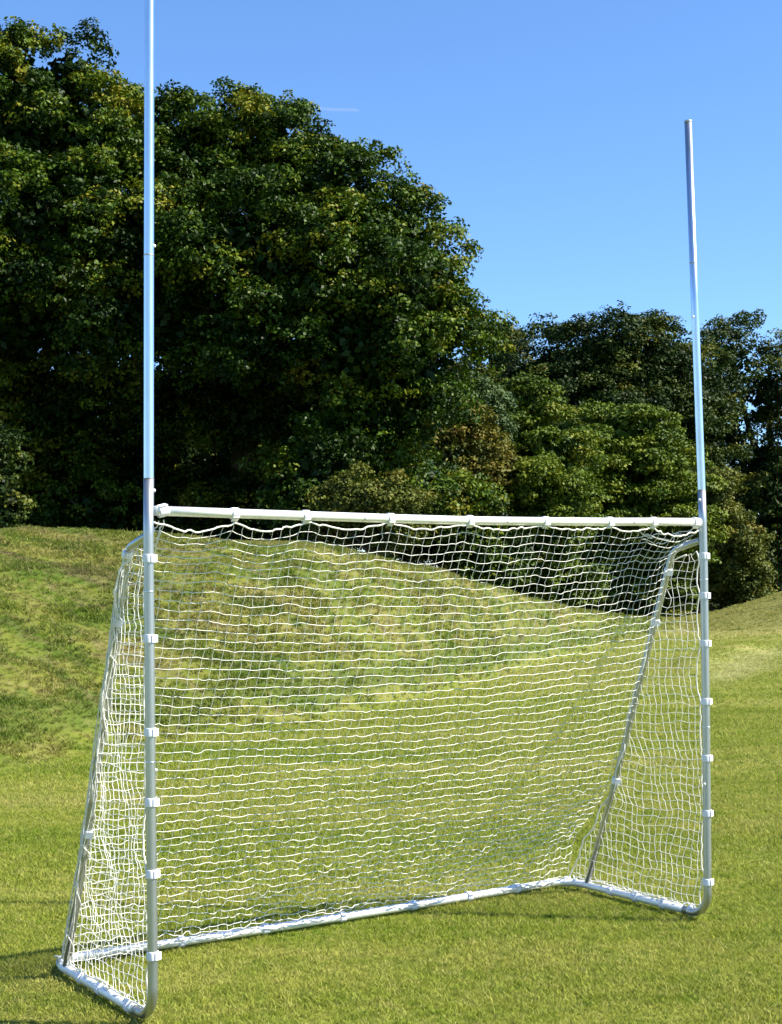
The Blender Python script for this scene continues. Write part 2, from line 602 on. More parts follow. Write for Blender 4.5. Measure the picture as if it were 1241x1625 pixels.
def lerp_path(path, z):
    """point of a roughly vertical path at height z"""
    for (a, b) in zip(path, path[1:]):
        if (a[2] - z) * (b[2] - z) <= 0 and a[2] != b[2]:
            k = (z - a[2]) / (b[2] - a[2]); return Vector(a) + (Vector(b) - Vector(a)) * k
    return Vector(path[-1])


# post axes (they lean and bow a little), in goal space
LP = [(.002, 0, .12), (.002, 0, .236), (-.003, 0, .749), (-.004, 0, .939), (-.007, 0, 1.548), (-.008, 0, 1.741), (-.006, 0, 1.947), (-.002, 0, 2.764), (.004, 0, 3.714)]
RP = [(2.752, 0, .12), (2.753, 0, .171), (2.760, 0, .457), (2.768, 0, .95), (2.775, 0, 1.617), (2.774, 0, 1.822), (2.772, 0, 1.975), (2.757, 0, 2.751), (2.737, 0, 3.714)]


def strap(p, axis, parent, face, w=.034, r=RT, tab=True):
    m = MB()
    m.ring(p, axis, r, r + .0034, w * .88)
    p = Vector(p); a = Vector(axis).normalized(); f = Vector(face)
    f = (f - a * f.dot(a)).normalized(); g = a.cross(f)
    if tab:
        m.box(p + f * (r + .0044) + g * .005, a * (w * .40), g * .014, f * .0013)
    o = m.build('strap', M_STRAP, parent)
    return o


def pin(p, parent):
    m = MB(); m.ball(p, .0065); return m.build('lock_pin', M_PIN, parent)


def sub(path, z0, z1):
    pts = [lerp_path(path, z0)] + [Vector(q) for q in path if z0 < q[2] < z1] + [lerp_path(path, z1)]
    return pts


cam_loc = Vector((0, 0, CAM_H))
for side, path, zs, joint, pins in (
        ('l', LP, [1.659, 1.371, 1.036, .787, .533, .244], (1.947, 2.764), [(1.905, 1), (2.80, 1), (.90, 1), (1.66, 0)]),
        ('r', RP, [1.669, 1.485, 1.264, .997, .737, .485, .173], (1.975, 3.04), [(1.93, -1), (2.785, -1), (.62, -1)])):
    x0 = 0 if side == 'l' else W
    # lower post with its bent foot
    foot = arc((x0, 0, .5), (path[0][0], 0, GZ), (x0, .5, GZ), .105)
    m = MB()
    m.tube([Vector((x0, .16, GZ))] + foot[::-1] + sub(path, .14, 1.947 if side == 'l' else 1.975)[0:], RT, 20)
    post = m.build('post', M_LOW, goal)
    # collars where tube sections meet
    for zc in ((1.54, .93) if side == 'l' else (1.56, .88)):
        c = MB(); c.ring(lerp_path(path, zc), (0, 0, 1), RT - .001, RT + .0009, .005)
        c.build('joint_ring', M_UP, post)
    j0 = path and (1.947 if side == 'l' else 1.975)
    m = MB()
    ztop = 3.745 if side == 'l' else 3.714
    if side == 'l': path = path + [(.0042, 0, 3.75)]
    m.tube(sub(path, j0 - .03, ztop), RT - .0006, 20)
    ext = m.build('upright', M_UP, goal)
    c = MB(); c.ring(lerp_path(path, j0 + .001), (0, 0, 1), RT - .003, RT + .0006, .003); c.build('joint_ring', M_LOW, ext)
    c = MB(); c.ring(lerp_path(path, joint[1]), (0, 0, 1), RT - .003, RT + .0005, .005); c.build('joint_ring', M_LOW, ext)
    c = MB(); q = lerp_path(path, ztop - .003); c.ring(q, (0, 0, 1), .002, RT + .0004, .008); c.build('end_cap', M_LOW, ext)
    for z in zs:
        p = lerp_path(path, z)
        strap(p, (0.01, 0, 1), post, (.35, -.9, 0))
    for z, s in pins:
        p = lerp_path(path, z); pin(p + Vector((s * RT, -.004, 0)), ext if z > 1.94 else post)

# crossbar, sagging a little
CB = [(-.006, 0, 1.832), (.339, 0, 1.827), (.646, 0, 1.823), (1.035, 0, 1.818), (1.429, 0, 1.815), (1.832, 0, 1.817), (2.198, 0, 1.820), (2.46, 0, 1.824), (2.772, 0, 1.826)]


def cbz(x): return float(np.interp(x, [q[0] for q in CB], [q[2] for q in CB]))


m = MB(); m.tube([(RT - .003 if i == 0 else (q[0] - RT if i == len(CB) - 1 else q[0]), 0, q[2]) for i, q in enumerate(CB)], RT - .0005, 20)
crossbar = m.build('crossbar', M_BAR, goal)
CB_STR = [.339, .646, 1.035, 1.429, 1.832, 2.198, 2.46]
for x in CB_STR: strap((x, 0, cbz(x)), (1, 0, .01), crossbar, (0, -.5, -.8), w=.032)
strap((.048, 0, cbz(.048)), (1, 0, .25), crossbar, (0, -.2, 1), w=.04)
strap((2.728, 0, cbz(2.728)), (1, 0, -.1), crossbar, (0, -.6, -.8), w=.04)
for x in (.91, 1.62, 2.335): pin((x, -RT, cbz(x) - .004), crossbar)

# bottom frame: side bars and back bar with rounded corners
for x0, ss in ((0, [.673, .478, .20]), (W, [.665, .487, .295, .109])):
    m = MB()
    inx = 1 if x0 == 0 else -1
    corner = arc((x0, .3, GZ), (x0, D, GZ), (x0 + inx, D, GZ), .13)
    m.tube([(x0, .15, GZ), (x0, .5, GZ)] + corner, RT, 18)
    sb = m.build('side_bar', M_BAR, goal)
    for b in ss: strap((x0, b, GZ), (0, 1, 0), sb, (-.4 if x0 else -.9, -.3, .7), w=.034)
    strap((x0 + inx * .03, D - .035, GZ), (inx, 1.0, 0), sb, (0, 0, 1), w=.04)
    c = MB(); c.ring((x0, .155, GZ), (0, 1, 0), RT - .001, RT + .0013, .006); c.build('joint_ring', M_LOW, sb)
m = MB()
bb = [(.125, 1.0, GZ), (.35, .995, GZ), (.571, .985, GZ), (1.089, .975, GZ), (1.6, .978, GZ), (2.116, .985, GZ), (2.42, .995, GZ), (W - .125, 1.0, GZ)]
m.tube(bb, RT, 18)
back_bar = m.build('back_bar', M_BAR, goal)
BB_STR = [.571, .98, 1.383, 1.781, 2.116, 2.42, 2.66]
for x in BB_STR[:-1]:
    y = float(np.interp(x, [q[0] for q in bb], [q[1] for q in bb]))
    strap((x, y, GZ), (1, 0, 0), back_bar, (0, -.4, .8), w=.034)

# backstays
STAY = {}
for x0, ss in ((0, [1.426, .595]), (W, [1.60, 1.358, .571])):
    px_ = -.008 if x0 == 0 else 2.774
    pts = [Vector((px_, RT - .003, 1.742))] + arc((px_, .0, 1.745), (px_ * .5 + x0 * .5, .190, 1.700), (x0, .845, .03), .075) + [Vector((x0, .617, .571)), Vector((x0, .842, .034))]
    m = MB(); m.tube(pts, RT - .003, 18)
    st = m.build('backstay', M_LOW, goal)
    STAY[x0] = pts
    for z in ss:
        p = lerp_path(pts, z); strap(p, (0, -.37, .93), st, (-.3, -.9, 0), w=.036, r=RT - .003)
    if x0 == 0:
        p = lerp_path(pts, 1.68); strap(p, (0, -.6, .8), st, (-.8, -.3, .5), w=.03, r=RT - .003)


# ---- netting
def wave(seed, amp, fs):
    r = np.random.default_rng(seed)
    ks = r.normal(0, 1, (9, 2)); ks = ks / np.linalg.norm(ks, axis=1)[:, None] * r.uniform(fs[0], fs[1], 9)[:, None]
    ph = r.uniform(0, 6.28, (9, 3)); am = r.normal(0, 1, (9, 3)) * amp / 2.2
    return lambda u, v: (am * np.sin(ks[:, :1] * u + ks[:, 1:] * v + ph)).sum(0)


def smooth_poly(pts, n_sub, r, jit):
    """densify a knotted string: knots stay, the cord bows between them"""
    out = []
    for a, b in zip(pts, pts[1:]):
        a = np.array(a); b = np.array(b)
        out.append(a)
        bow = r.normal(0, jit, 3)
        for k in range(1, n_sub):
            q = k / n_sub
            out.append(a + (b - a) * q + bow * math.sin(q * math.pi))
    out.append(np.array(pts[-1])); return out


def stay_y(z):
    pts = STAY[W]
    if z >= 1.70: return .12
    return float(lerp_path(pts, max(z, .04)).y)


MESH = .042
# back panel: hangs from the crossbar, lies against the backstays at the sides, tied to the back bar
NU = 66; NV = 50
vs = np.linspace(0, 1, NV + 1)
edge = [(0.0, 1.80)] + [(p.y - .012, p.z - .012) for p in STAY[W][1:-1]] + [(.93, .26), (.985, .045)]
edge[-3] = (.617, .571)
el = np.concatenate([[0], np.cumsum(np.hypot(*(np.diff(np.array(edge), axis=0).T)))])
el /= el[-1]


EDGE_L = np.array([e[0] for e in edge]); EDGE_L[-2:] = (.755, .865)


def EL_(v): return np.interp(v, el, EDGE_L), np.interp(v, el, [e[1] for e in edge])


def E(v): return np.interp(v, el, [e[0] for e in edge]), np.interp(v, el, [e[1] for e in edge])


def Mid(v):
    b = .985 * v ** 1.10 - .02 * math.sin(math.pi * v)
    z = 1.79 * (1 - v) ** 1.06 + .02
    return b, z


w1 = wave(1, .009, (1.5, 5)); w2 = wave(2, .0035, (9, 22))
nr = np.random.default_rng(5)


def droop(x):
    s = np.array([.03] + CB_STR + [2.735])
    i = int(np.clip(np.searchsorted(s, x) - 1, 0, len(s) - 2))
    k = (x - s[i]) / (s[i + 1] - s[i])
    amp = [.035, .032, .022, .018, .02, .016, .014, .035][i]
    return amp * math.sin(math.pi * np.clip(k, 0, 1)) ** .8 + .004 * math.sin(17 * x)


def back_pt(u, v):
    x = .0 + (W) * u
    eb, ez = (EL_ if u < .5 else E)(v); mb, mz = Mid(v)
    s = 1 - abs(2 * u - 1) ** 2.6
    s = s * (1 - .25 * (v > .97))
    b = eb * (1 - s) + mb * s; z = ez * (1 - s) + mz * s
    env = math.sin(math.pi * min(max(v, 0), 1)) ** .6
    o = w1(x, v * 2) * env + w2(x, v * 2) * (.25 + .75 * env)
    b += o[0] * .8; z += o[1] * .55; x += o[2] * .5
    # top hem hangs from the straps
    z -= droop(x) * (1 - v) ** 6 + .012 * (1 - v) ** 8
    # slack gathers on the turf by the back bar
    if v > .86: z -= 0; b -= .02 * (v - .86) / .14 * math.sin(11 * x)
    if v < .5: x = x + (.012 if u < .5 else -.012) * abs(2 * u - 1) ** 8
    return np.array([x, b, max(z, .012)])


K = np.array([[back_pt(i / NU, j / NV) for i in range(NU + 1)] for j in range(NV + 1)])
K += nr.normal(0, .0022, K.shape) * np.array([1, .8, 1])
lowslack = sstep(.45, 1, vs)[:, None, None]
K += nr.normal(0, .0035, K.shape) * lowslack * np.array([1, 1, .9])
K[:, :, 2] = np.maximum(K[:, :, 2], .012)
m = MB()
for j in range(1, NV + 1):
    sl = .0022 + .0035 * float(sstep(.4, 1, vs[j]))
    m.tube(smooth_poly(K[j], 3, nr, sl), .00145, 6, caps=False)
for i in range(0, NU + 1):
    m.tube(smooth_poly(K[:, i], 2, nr, .0025), .0009, 5, caps=False)
net = m.build('back_net', M_NET, goal)
m = MB()
m.tube(smooth_poly([p + np.array([0, -.004, .002]) for p in K[0]], 3, nr, .004), .0036, 6)
m.build('edge_rope', M_NET, net)
m = MB()
hem = smooth_poly([(x, float(np.interp(x, [q[0] for q in bb], [q[1] for q in bb])) - .02 + .012 * math.sin(9 * x + 1), GZ + .012 + .006 * math.sin(23 * x)) for x in np.linspace(.08, W - .1, 60)], 2, nr, .004)
m.tube(hem, .0032, 6); m.build('edge_rope', M_NET, net)
# gathers where slack net is bundled into the upper right corner
m = MB()
for k in range(3):
    z0 = 1.79 - .012 * k
    p0 = np.array([W - .02 - .02 * (k % 3), .015 + .012 * k, z0])
    p1 = np.array([W - .33 + .03 * (k % 4), .05 + .02 * k, 1.772 - .014 * k])
    pts = [p0 + (p1 - p0) * q + nr.normal(0, .009, 3) + np.array([0, 0, -.022 * math.sin(q * 3.14)]) for q in np.linspace(0, 1, 9)]
    m.tube(smooth_poly(pts, 3, nr, .003), .002, 5, caps=False)
m.build('gathered_net', M_NET, net)
m = MB()
for k in range(4):
    p0 = np.array([.03 + .01 * k, .01, 1.80]); p1 = np.array([.02 + .02 * k, .16, 1.70 - .02 * k])
    pts = [p0 + (p1 - p0) * q + nr.normal(0, .007, 3) for q in np.linspace(0, 1, 7)]
    m.tube(smooth_poly(pts, 3, nr, .003), .002, 5, caps=False)
m.build('gathered_net', M_NET, net)

# side panels: square mesh cut by the backstay, with ropes along post and stay
for x0, sgn, sd in ((0.0, -1, 11), (W, 1, 12)):
    wa = wave(sd, .005 if x0 == 0 else .011, (3, 7)); wb = wave(sd + 5, .006, (14, 30))
    path = LP if x0 == 0 else RP

    def foldy(b, z):
        o = wa(b, z) + wb(b, z)
        env = min(1, 12 * max(b - .0, 0.02)) * min(1, 6 * max(z, .05))
        px_ = float(lerp_path(path, max(z, .121)).x)
        kx = max(0, 1 - b / .5)
        return np.array([x0 + (px_ - x0) * kx + (o[0] * .8 + .012 * sgn * math.sin(b * 7)) * env, b + o[1] * .55 * env, max(z + o[2] * .6 * env - .025 * math.sin(min(1, b / .9) * 3.14) * env, .03)])

    nz = int(1.70 / MESH)
    zs_ = [1.70 - MESH * k for k in range(nz + 1)]
    nb = 23
    step_b = .0405
    tab = nr.normal(0, .0028, (nz + 2, nb + 3, 3))

    def bow_y(z, n=0):
        # edge by the post swings back between straps
        ss = sorted([1.659, 1.371, 1.036, .787, .533, .244, 0.02] if x0 == 0 else [1.72, 1.669, 1.485, 1.264, .997, .737, .485, .173, .02])
        i = int(np.clip(np.searchsorted(ss, z) - 1, 0, len(ss) - 2))
        k = np.clip((z - ss[i]) / (ss[i + 1] - ss[i]), 0, 1)
        return RT + .006 + .022 * math.sin(math.pi * k) ** .8

    m = MB(); G = {}
    for j, z in enumerate(zs_):
        ymax = stay_y(z) - .004 if z > .57 else np.interp(z, [.03, .57], [.97 if x0 else .885, .617])
        row = []
        y0 = bow_y(z)
        row.append(foldy(y0, z))
        for i in range(1, nb + 1):
            b = y0 + i * step_b
            if b > ymax - .012: break
            q = foldy(b, z) + tab[j, i] * (np.array([.4, .7, 1]) if x0 == 0 else 1)
            row.append(q); G[(i, j)] = q
        G[(0, j)] = row[0]
        e_ = foldy(ymax, z); row.append(e_); G[('e', j)] = e_
        if len(row) > 1: m.tube(smooth_poly(row, 3, nr, .003), .00135, 5, caps=False)
    for i in range(1, nb + 1):
        colp = [G[(i, j)] for j in range(nz + 1) if (i, j) in G]
        if len(colp) < 2: continue
        first = [j for j in range(nz + 1) if (i, j) in G][0]
        if first > 0 and ('e', first - 1) in G: colp = [G[('e', first - 1)]] + colp
        colp.append(np.array([x0, colp[-1][1] + .004, GZ + RT]))
        m.tube(smooth_poly(colp, 3, nr, .003), .0013, 5, caps=False)
    for q in [G[k_] for k_ in G if k_[0] != 'e' and k_[0] > 0]: m.ball(q, .0024, 4)
    sn = m.build('side_net', M_NET, goal)
    m = MB()
    m.tube(smooth_poly([G[(0, j)] for j in range(nz + 1)] + [np.array([x0, .10, .045])], 3, nr, .003), .0034, 6)
    m.build('edge_rope', M_NET, sn)
    m = MB()
    m.tube(smooth_poly([G[('e', j)] + np.array([-.014, .004 * math.sin(j * 1.3), 0]) for j in range(nz + 1)], 2, nr, .003), .0036, 6)
    m.build('edge_rope', M_NET, sn)
    if x0 == 0:
        m = MB(); zz = np.linspace(1.66, .05, 330); lace = []
        for q_, z_ in enumerate(zz):
            c_ = lerp_path(STAY[0], z_); a_ = q_ * .13 + 1.5 * math.sin(z_ * 7) + .8 * math.sin(z_ * 17)
            lace.append((c_.x + (RT + .002) * math.cos(a_), c_.y + (RT + .004) * math.sin(a_), c_.z))
        m.tube(lace, .0026, 5)
        # slack net bunched along the stay
        for k_ in range(7):
            pts_ = []
            for z_ in np.linspace(1.62, .07, 40):
                c_ = lerp_path(STAY[0], z_); a_ = 3.1 + .33 * (k_ - 3) + .35 * math.sin(z_ * (5 + k_) + k_)
                rr_ = RT + .003 + .006 * nr.uniform()
                pts_.append((c_.x + rr_ * math.cos(a_), c_.y + rr_ * math.sin(a_), c_.z))
            m.tube(pts_, .0017, 5)
        m.build('lacing', M_NET, sn)
    m = MB()
    m.tube(smooth_poly([np.array([x0 - sgn * .012 * math.sin(b * 30), b, GZ + RT + .004 + .008 * abs(math.sin(b * 15))]) for b in np.linspace(.08, .96, 22)], 2, nr, .005), .0036, 6)
    m.build('edge_rope', M_NET, sn)


# ------------------------------------------------------------------ trees and shrubs
def leaves(C, N, L, Wd, r, up_bias=.5):
    """C (n,3) leaf centres, N (n,3) outward directions -> folded leaf quads"""
    n = len(C)
    nn = N + r.normal(0, .75, (n, 3)) + np.array([0, 0, up_bias])
    nn /= np.linalg.norm(nn, axis=1)[:, None] + 1e-9
    a = r.normal(0, 1, (n, 3)); a -= (a * nn).sum(1)[:, None] * nn
    a /= np.linalg.norm(a, axis=1)[:, None] + 1e-9
    b = np.cross(nn, a)
    l = L * r.uniform(.6, 1.3, n)[:, None]; w = Wd * r.uniform(.6, 1.3, n)[:, None]
    tip = C + a * l * .55 - nn * l * .10
    base = C - a * l * .45 - nn * l * .06
    s1 = C + b * w * .5 + nn * w * .10; s2 = C - b * w * .5 + nn * w * .10
    return np.stack([base, s1, tip, s2], 1)


def crown(lobes, r, clump_r, leaf, n_leaf, cover=1.0, flat=.8, fill=1.0, drop=.15, lo=.82, tint_sd=.17, shoots=.06, layered=False, sub_r=.8, dens=2.9):
    """lobes: (centre, radii). Each lobe carries billows, each billow small sprays, each spray leaves."""
    cs = np.array([l[0] for l in lobes]); rs = np.array([l[1] for l in lobes])
    mid_y = float(np.average(cs[:, 1]))
    BC = []; BN = []; BR = []
    for k in range(len(lobes)):
        c, q = cs[k], rs[k]
        area = 4 * math.pi * (((q[0] * q[1]) ** 1.6 + (q[0] * q[2]) ** 1.6 + (q[1] * q[2]) ** 1.6) / 3) ** (1 / 1.6)
        nc = max(int(cover * area / (sub_r ** 2 * 1.15)), 6)
        d = r.normal(0, 1, (nc, 3)); d /= np.linalg.norm(d, axis=1)[:, None]
        rad = r.uniform(lo, 1.02, nc)
        p = c + d * q * rad[:, None]
        ok = np.ones(nc, bool)
        for j in range(len(lobes)):
            if j != k: ok &= (((p - cs[j]) / rs[j]) ** 2).sum(1) > .55
        ok &= r.uniform(size=nc) > drop
        ok &= (p[:, 1] < c[1] + .25 * q[1]) | (r.uniform(size=nc) < .45)
        BC.append(p[ok]); n_ = d[ok] / q; BN.append(n_ / np.linalg.norm(n_, axis=1)[:, None])
        BR.append(sub_r * r.uniform(.55, 1.25, ok.sum()))
    BC = np.concatenate(BC); BN = np.concatenate(BN); BR = np.concatenate(BR)
    bt = np.clip(r.normal(.43, tint_sd, len(BC)), 0, 1)
    # sprays over each billow
    rep = np.maximum((BR ** 2 / clump_r ** 2 * dens).astype(int), 5)
    bi = np.repeat(np.arange(len(BC)), rep); n = len(bi)
    d = r.normal(0, 1, (n, 3)) + BN[bi] * .5 + np.array([0, 0, .75]); d /= np.linalg.norm(d, axis=1)[:, None]
    rad = r.uniform(.6, 1.0, n); rad[r.uniform(size=n) < shoots] *= 1.35
    off = d * (BR[bi] * rad)[:, None]; off[:, 2] *= flat * (.5 if layered else 1)
    CC = BC[bi] + off
    ct = np.clip(bt[bi] + r.normal(0, .11, n), 0, 1)
    cr_ = clump_r * r.uniform(.6, 1.35, n)
    rep = np.maximum((n_leaf * (cr_ / clump_r) ** 1.7).astype(int), 5)
    ci = np.repeat(np.arange(n), rep); n2 = len(ci)
    e = r.normal(0, 1, (n2, 3)); e /= np.linalg.norm(e, axis=1)[:, None]
    e[:, 2] = np.abs(e[:, 2]) * np.where(r.uniform(size=n2) < .25, -1, 1)
    o2 = e * (cr_[ci] * r.uniform(.2, 1.0, n2) ** .5)[:, None]; o2[:, 2] *= .7 if not layered else .45
    pos = CC[ci] + o2
    out = d[ci] * .6 + e * .6
    t = np.clip(ct[ci] + r.normal(0, .09, n2), 0, 1)
    V = leaves(pos, out, leaf, leaf * .64, r)
    # added oversized inner leaves block skylight; their dark tint paints the interior shade
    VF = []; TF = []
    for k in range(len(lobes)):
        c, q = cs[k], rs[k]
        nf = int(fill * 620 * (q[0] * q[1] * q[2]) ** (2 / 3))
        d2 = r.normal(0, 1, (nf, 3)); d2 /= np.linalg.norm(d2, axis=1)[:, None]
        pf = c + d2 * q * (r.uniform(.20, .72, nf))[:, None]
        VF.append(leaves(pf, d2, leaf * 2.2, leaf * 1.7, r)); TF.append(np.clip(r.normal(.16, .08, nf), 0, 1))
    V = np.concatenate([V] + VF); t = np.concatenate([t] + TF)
    return V, t


def tree(name, label, cat, group, lobes_px, dist, mat, seed, clump=.5, leaf=.15, n_leaf=60, trunk_r=.3, base_px=None, **kw):
    """lobes_px: (px, py, rx_px, rz_px, depth offset, ry factor)"""
    r = np.random.default_rng(seed)
    lobes = []
    for (px, py, rx, rz, do, ry) in lobes_px:
        d = dist + do; k = d / F_PX
        c = at(px, py, d)
        lobes.append((c, np.array([rx * k, ry * (rx + rz) / 2 * k, rz * k])))
    bx = base_px if base_px is not None else float(np.average([l[0] for l in lobes_px], weights=[l[2] * l[3] for l in lobes_px]))
    b = at(bx, 900, dist + (4.2 if trunk_r > .38 else .5))
    gz = float(height(np.array([b[0]]), np.array([b[1]]))[0][0])
    base = np.array([b[0], b[1], gz - .1])
    root = empty(name, tuple(base))
    tag(root, label, cat, group)
    V, t = crown(lobes, r, clump, leaf, n_leaf, **kw)
    V = V - base
    # nothing of it below the soil
    keep = V[:, :, 2].min(1) > .05
    V = V[keep]; t = t[keep]
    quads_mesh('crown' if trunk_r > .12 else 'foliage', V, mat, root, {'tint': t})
    # trunk and limbs
    m = MB()
    top = max(l[0][2] for l in lobes) - base[2]
    cxy = np.average([l[0] for l in lobes], axis=0, weights=[l[1][0] * l[1][2] for l in lobes]) - base
    path = []
    for k in np.linspace(0, 1, 8):
        path.append((cxy[0] * k * k + r.normal(0, trunk_r * .25) * (k > 0), cxy[1] * k * k + r.normal(0, trunk_r * .25) * (k > 0), top * .62 * k))
    m.tube(path, [trunk_r * (1.35 if i == 0 else 1 - .11 * i) for i in range(8)], 10)
    for (c, q) in lobes:
        e = c - base
        k = np.clip(.35 + .35 * r.uniform(), 0, 1)
        s = np.array(path[4 + int(r.integers(0, 3))])
        if s[2] > e[2]: s = np.array(path[2])
        mid = (s + e) / 2 + np.array([0, 0, .08 * np.linalg.norm(e - s)]) + r.normal(0, .1, 3)
        m.tube([s, mid, e, e + (e - mid) * .06 + r.normal(0, .05, 3)], [trunk_r * .5, trunk_r * .36, trunk_r * .2, trunk_r * .05], 7)
        for h in range(3):
            dd = r.normal(0, 1, 3); dd[2] = abs(dd[2]); dd /= np.linalg.norm(dd)
            m.tube([mid + (e - mid) * .6, e + dd * q * .45, e + dd * q * .75], [trunk_r * .2, trunk_r * .12, trunk_r * .03], 6)
    m.build('trunk' if trunk_r > .12 else 'stem', M_BARK, root)
    return len(V)


G0 = (.018, .034, .006)
OAK = mat_leaf('oak_leaf', [(0, (.008, .021, .002)), (.28, (.015, .038, .002)), (.46, (.036, .073, .004)), (.64, (.085, .135, .007)), (.90, (.18, .165, .012))], .38)  # darkened low tints and bright high ones paint shaded and sunlit sprays
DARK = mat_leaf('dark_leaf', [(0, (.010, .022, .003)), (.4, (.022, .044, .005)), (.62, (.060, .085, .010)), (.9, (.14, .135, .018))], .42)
OLIVE = mat_leaf('olive_leaf', [(0, (.045, .062, .010)), (.4, (.090, .110, .016)), (.7, (.140, .140, .022)), (1, (.18, .15, .04))], .5)
LIME = mat_leaf('bright_leaf', [(0, (.034, .066, .005)), (.4, (.078, .120, .008)), (.7, (.130, .165, .012)), (1, (.19, .18, .02))], .45)
BROWN = mat_leaf('russet_leaf', [(0, (.045, .055, .008)), (.4, (.090, .098, .012)), (.7, (.140, .120, .018)), (1, (.17, .095, .022))], .5)
GREY = mat_leaf('grey_leaf', [(0, (.035, .065, .022)), (.5, (.070, .112, .036)), (1, (.12, .16, .055))], .45)

tot = 0
# big oaks behind the bank
A_L = [(40, 198, 130, 120, -0.5, 0.9), (-90, 308, 150, 200, -0.5, 0.9), (150, 238, 105, 105, -0.8, 0.9), (60, 378, 150, 130, -2.1, 0.9), (170, 388, 100, 120, -1.9, 0.9), (20, 480, 150, 120, -1.5, 0.9), (150, 500, 110, 120, -1.3, 0.9), (-60, 600, 140, 140, 1.5, 0.8), (90, 640, 130, 110, 1.9, 0.8), (40, 138, 60, 60, -0.5, 1), (0, 760, 130, 110, 3.6999999999999993, 0.6), (130, 760, 110, 100, 3.9000000000000004, 0.6), (112, 128, 58, 62, -0.2, 0.9), (30, 830, 110, 60, 1.8, 0.5), (150, 820, 90, 60, 1.8, 0.5)]
B_L = [(318, 278, 110, 105, -0.5, 0.9), (428, 268, 100, 100, -0.3, 0.9), (238, 248, 80, 95, -0.2, 0.9), (288, 408, 120, 110, -2.1, 0.9), (418, 398, 120, 115, -2.3, 0.9), (500, 362, 90, 110, -0.2, 0.9), (260, 500, 110, 105, -1.5, 0.9), (390, 510, 130, 110, -2.1, 0.9), (500, 470, 100, 110, -1.7, 0.9), (300, 630, 110, 95, 1.6999999999999997, 0.8), (430, 640, 120, 90, 0.8999999999999999, 0.8), (250, 760, 130, 100, 3.9000000000000004, 0.6), (390, 770, 120, 90, 3.6999999999999993, 0.6), (510, 720, 90, 110, 2.3, 0.7), (318, 210, 50, 50, -0.3, 0.9), (492, 293, 55, 50, -0.3, 0.9), (290, 830, 90, 60, 1.8, 0.5), (400, 840, 90, 60, 1.5, 0.5)]
C_L = [(566, 342, 80, 90, 0.2, 0.9), (636, 402, 70, 85, 0.2, 0.9), (536, 442, 100, 110, -1.0, 0.9), (626, 502, 95, 100, -1.2, 0.9), (691, 515, 65, 80, 0.0, 0.9), (556, 555, 110, 100, -1.2, 0.9), (666, 605, 85, 80, -0.4, 0.9), (602, 665, 100, 90, -0.2, 0.8), (542, 755, 100, 90, 0.8, 0.7), (642, 775, 90, 80, 1.4, 0.7), (698, 492, 42, 60, 0, .9)]
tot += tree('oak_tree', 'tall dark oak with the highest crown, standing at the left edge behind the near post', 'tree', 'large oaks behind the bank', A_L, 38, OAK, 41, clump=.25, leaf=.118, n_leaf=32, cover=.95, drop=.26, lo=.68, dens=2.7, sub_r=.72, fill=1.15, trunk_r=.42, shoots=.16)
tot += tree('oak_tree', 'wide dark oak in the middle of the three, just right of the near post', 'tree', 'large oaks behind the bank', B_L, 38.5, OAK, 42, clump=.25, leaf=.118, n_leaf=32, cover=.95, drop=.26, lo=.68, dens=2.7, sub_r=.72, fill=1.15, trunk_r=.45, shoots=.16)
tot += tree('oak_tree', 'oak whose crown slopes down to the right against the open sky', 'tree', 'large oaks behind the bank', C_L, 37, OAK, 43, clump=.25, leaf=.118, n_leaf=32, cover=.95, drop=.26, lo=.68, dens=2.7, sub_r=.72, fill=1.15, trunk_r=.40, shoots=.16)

# far trees on the right
R1 = [(888, 592, 65, 60, 0, 0.9), (960, 582, 75, 75, 0, 0.9), (1050, 592, 75, 75, 0.5, 0.9), (930, 672, 85, 75, -1.5, 0.9), (1040, 692, 85, 85, -0.5, 0.9), (1100, 622, 55, 85, 1, 0.9), (868, 662, 60, 70, 0.5, 0.9), (1100, 720, 70, 90, 1, 0.8), (990, 760, 90, 90, 0.5, 0.8), (1080, 850, 70, 90, 1.5, 0.8), (900, 800, 90, 100, 1, 0.8), (985, 880, 100, 80, 2, 0.8), (828, 850, 90, 90, 2, 0.8), (1100, 920, 70, 60, 3, 0.8)]
R2 = [(1160, 571, 60, 56, 0, 0.9), (1220, 621, 65, 70, 0, 0.9), (1290, 671, 70, 80, 0, 0.9), (1145, 676, 50, 60, 0.5, 0.9), (1215, 731, 60, 55, 0.4, 0.9), (1290, 760, 80, 90, 0, 0.9), (1180, 760, 65, 70, 1, 0.8), (1240, 830, 70, 80, 1.2, 0.8), (1170, 870, 70, 80, 2, 0.8), (1300, 890, 80, 60, 1, 0.8), (1230, 905, 60, 45, 2, 0.8)]
tot += tree('broadleaf_tree', 'dark green tree with a broad domed crown, left of the far post', 'tree', 'far trees at the right', R1, 66, DARK, 51, clump=.36, leaf=.155, n_leaf=30, sub_r=1.15, lo=.74, trunk_r=.4)
tot += tree('broadleaf_tree', 'dark tree at the right edge with sky showing through its crown', 'tree', 'far trees at the right', R2, 70, DARK, 52, clump=.36, leaf=.155, n_leaf=30, sub_r=1.15, lo=.74, trunk_r=.4, drop=.42, fill=.22)
tot += tree('willow_tree', 'pale olive feathery tree top in the dip between the oaks and the far tree', 'tree', None,
            [(797, 585, 32, 58, 0, .9), (770, 640, 60, 80, 0, .9), (825, 660, 50, 80, .5, .9), (740, 740, 80, 90, 1, .9), (820, 790, 70, 110, 1, .8)], 74, OLIVE, 53, clump=.34, leaf=.16, n_leaf=22, sub_r=.9, trunk_r=.25, drop=.05, shoots=.2)

SG = 'shrubs along the foot of the trees'


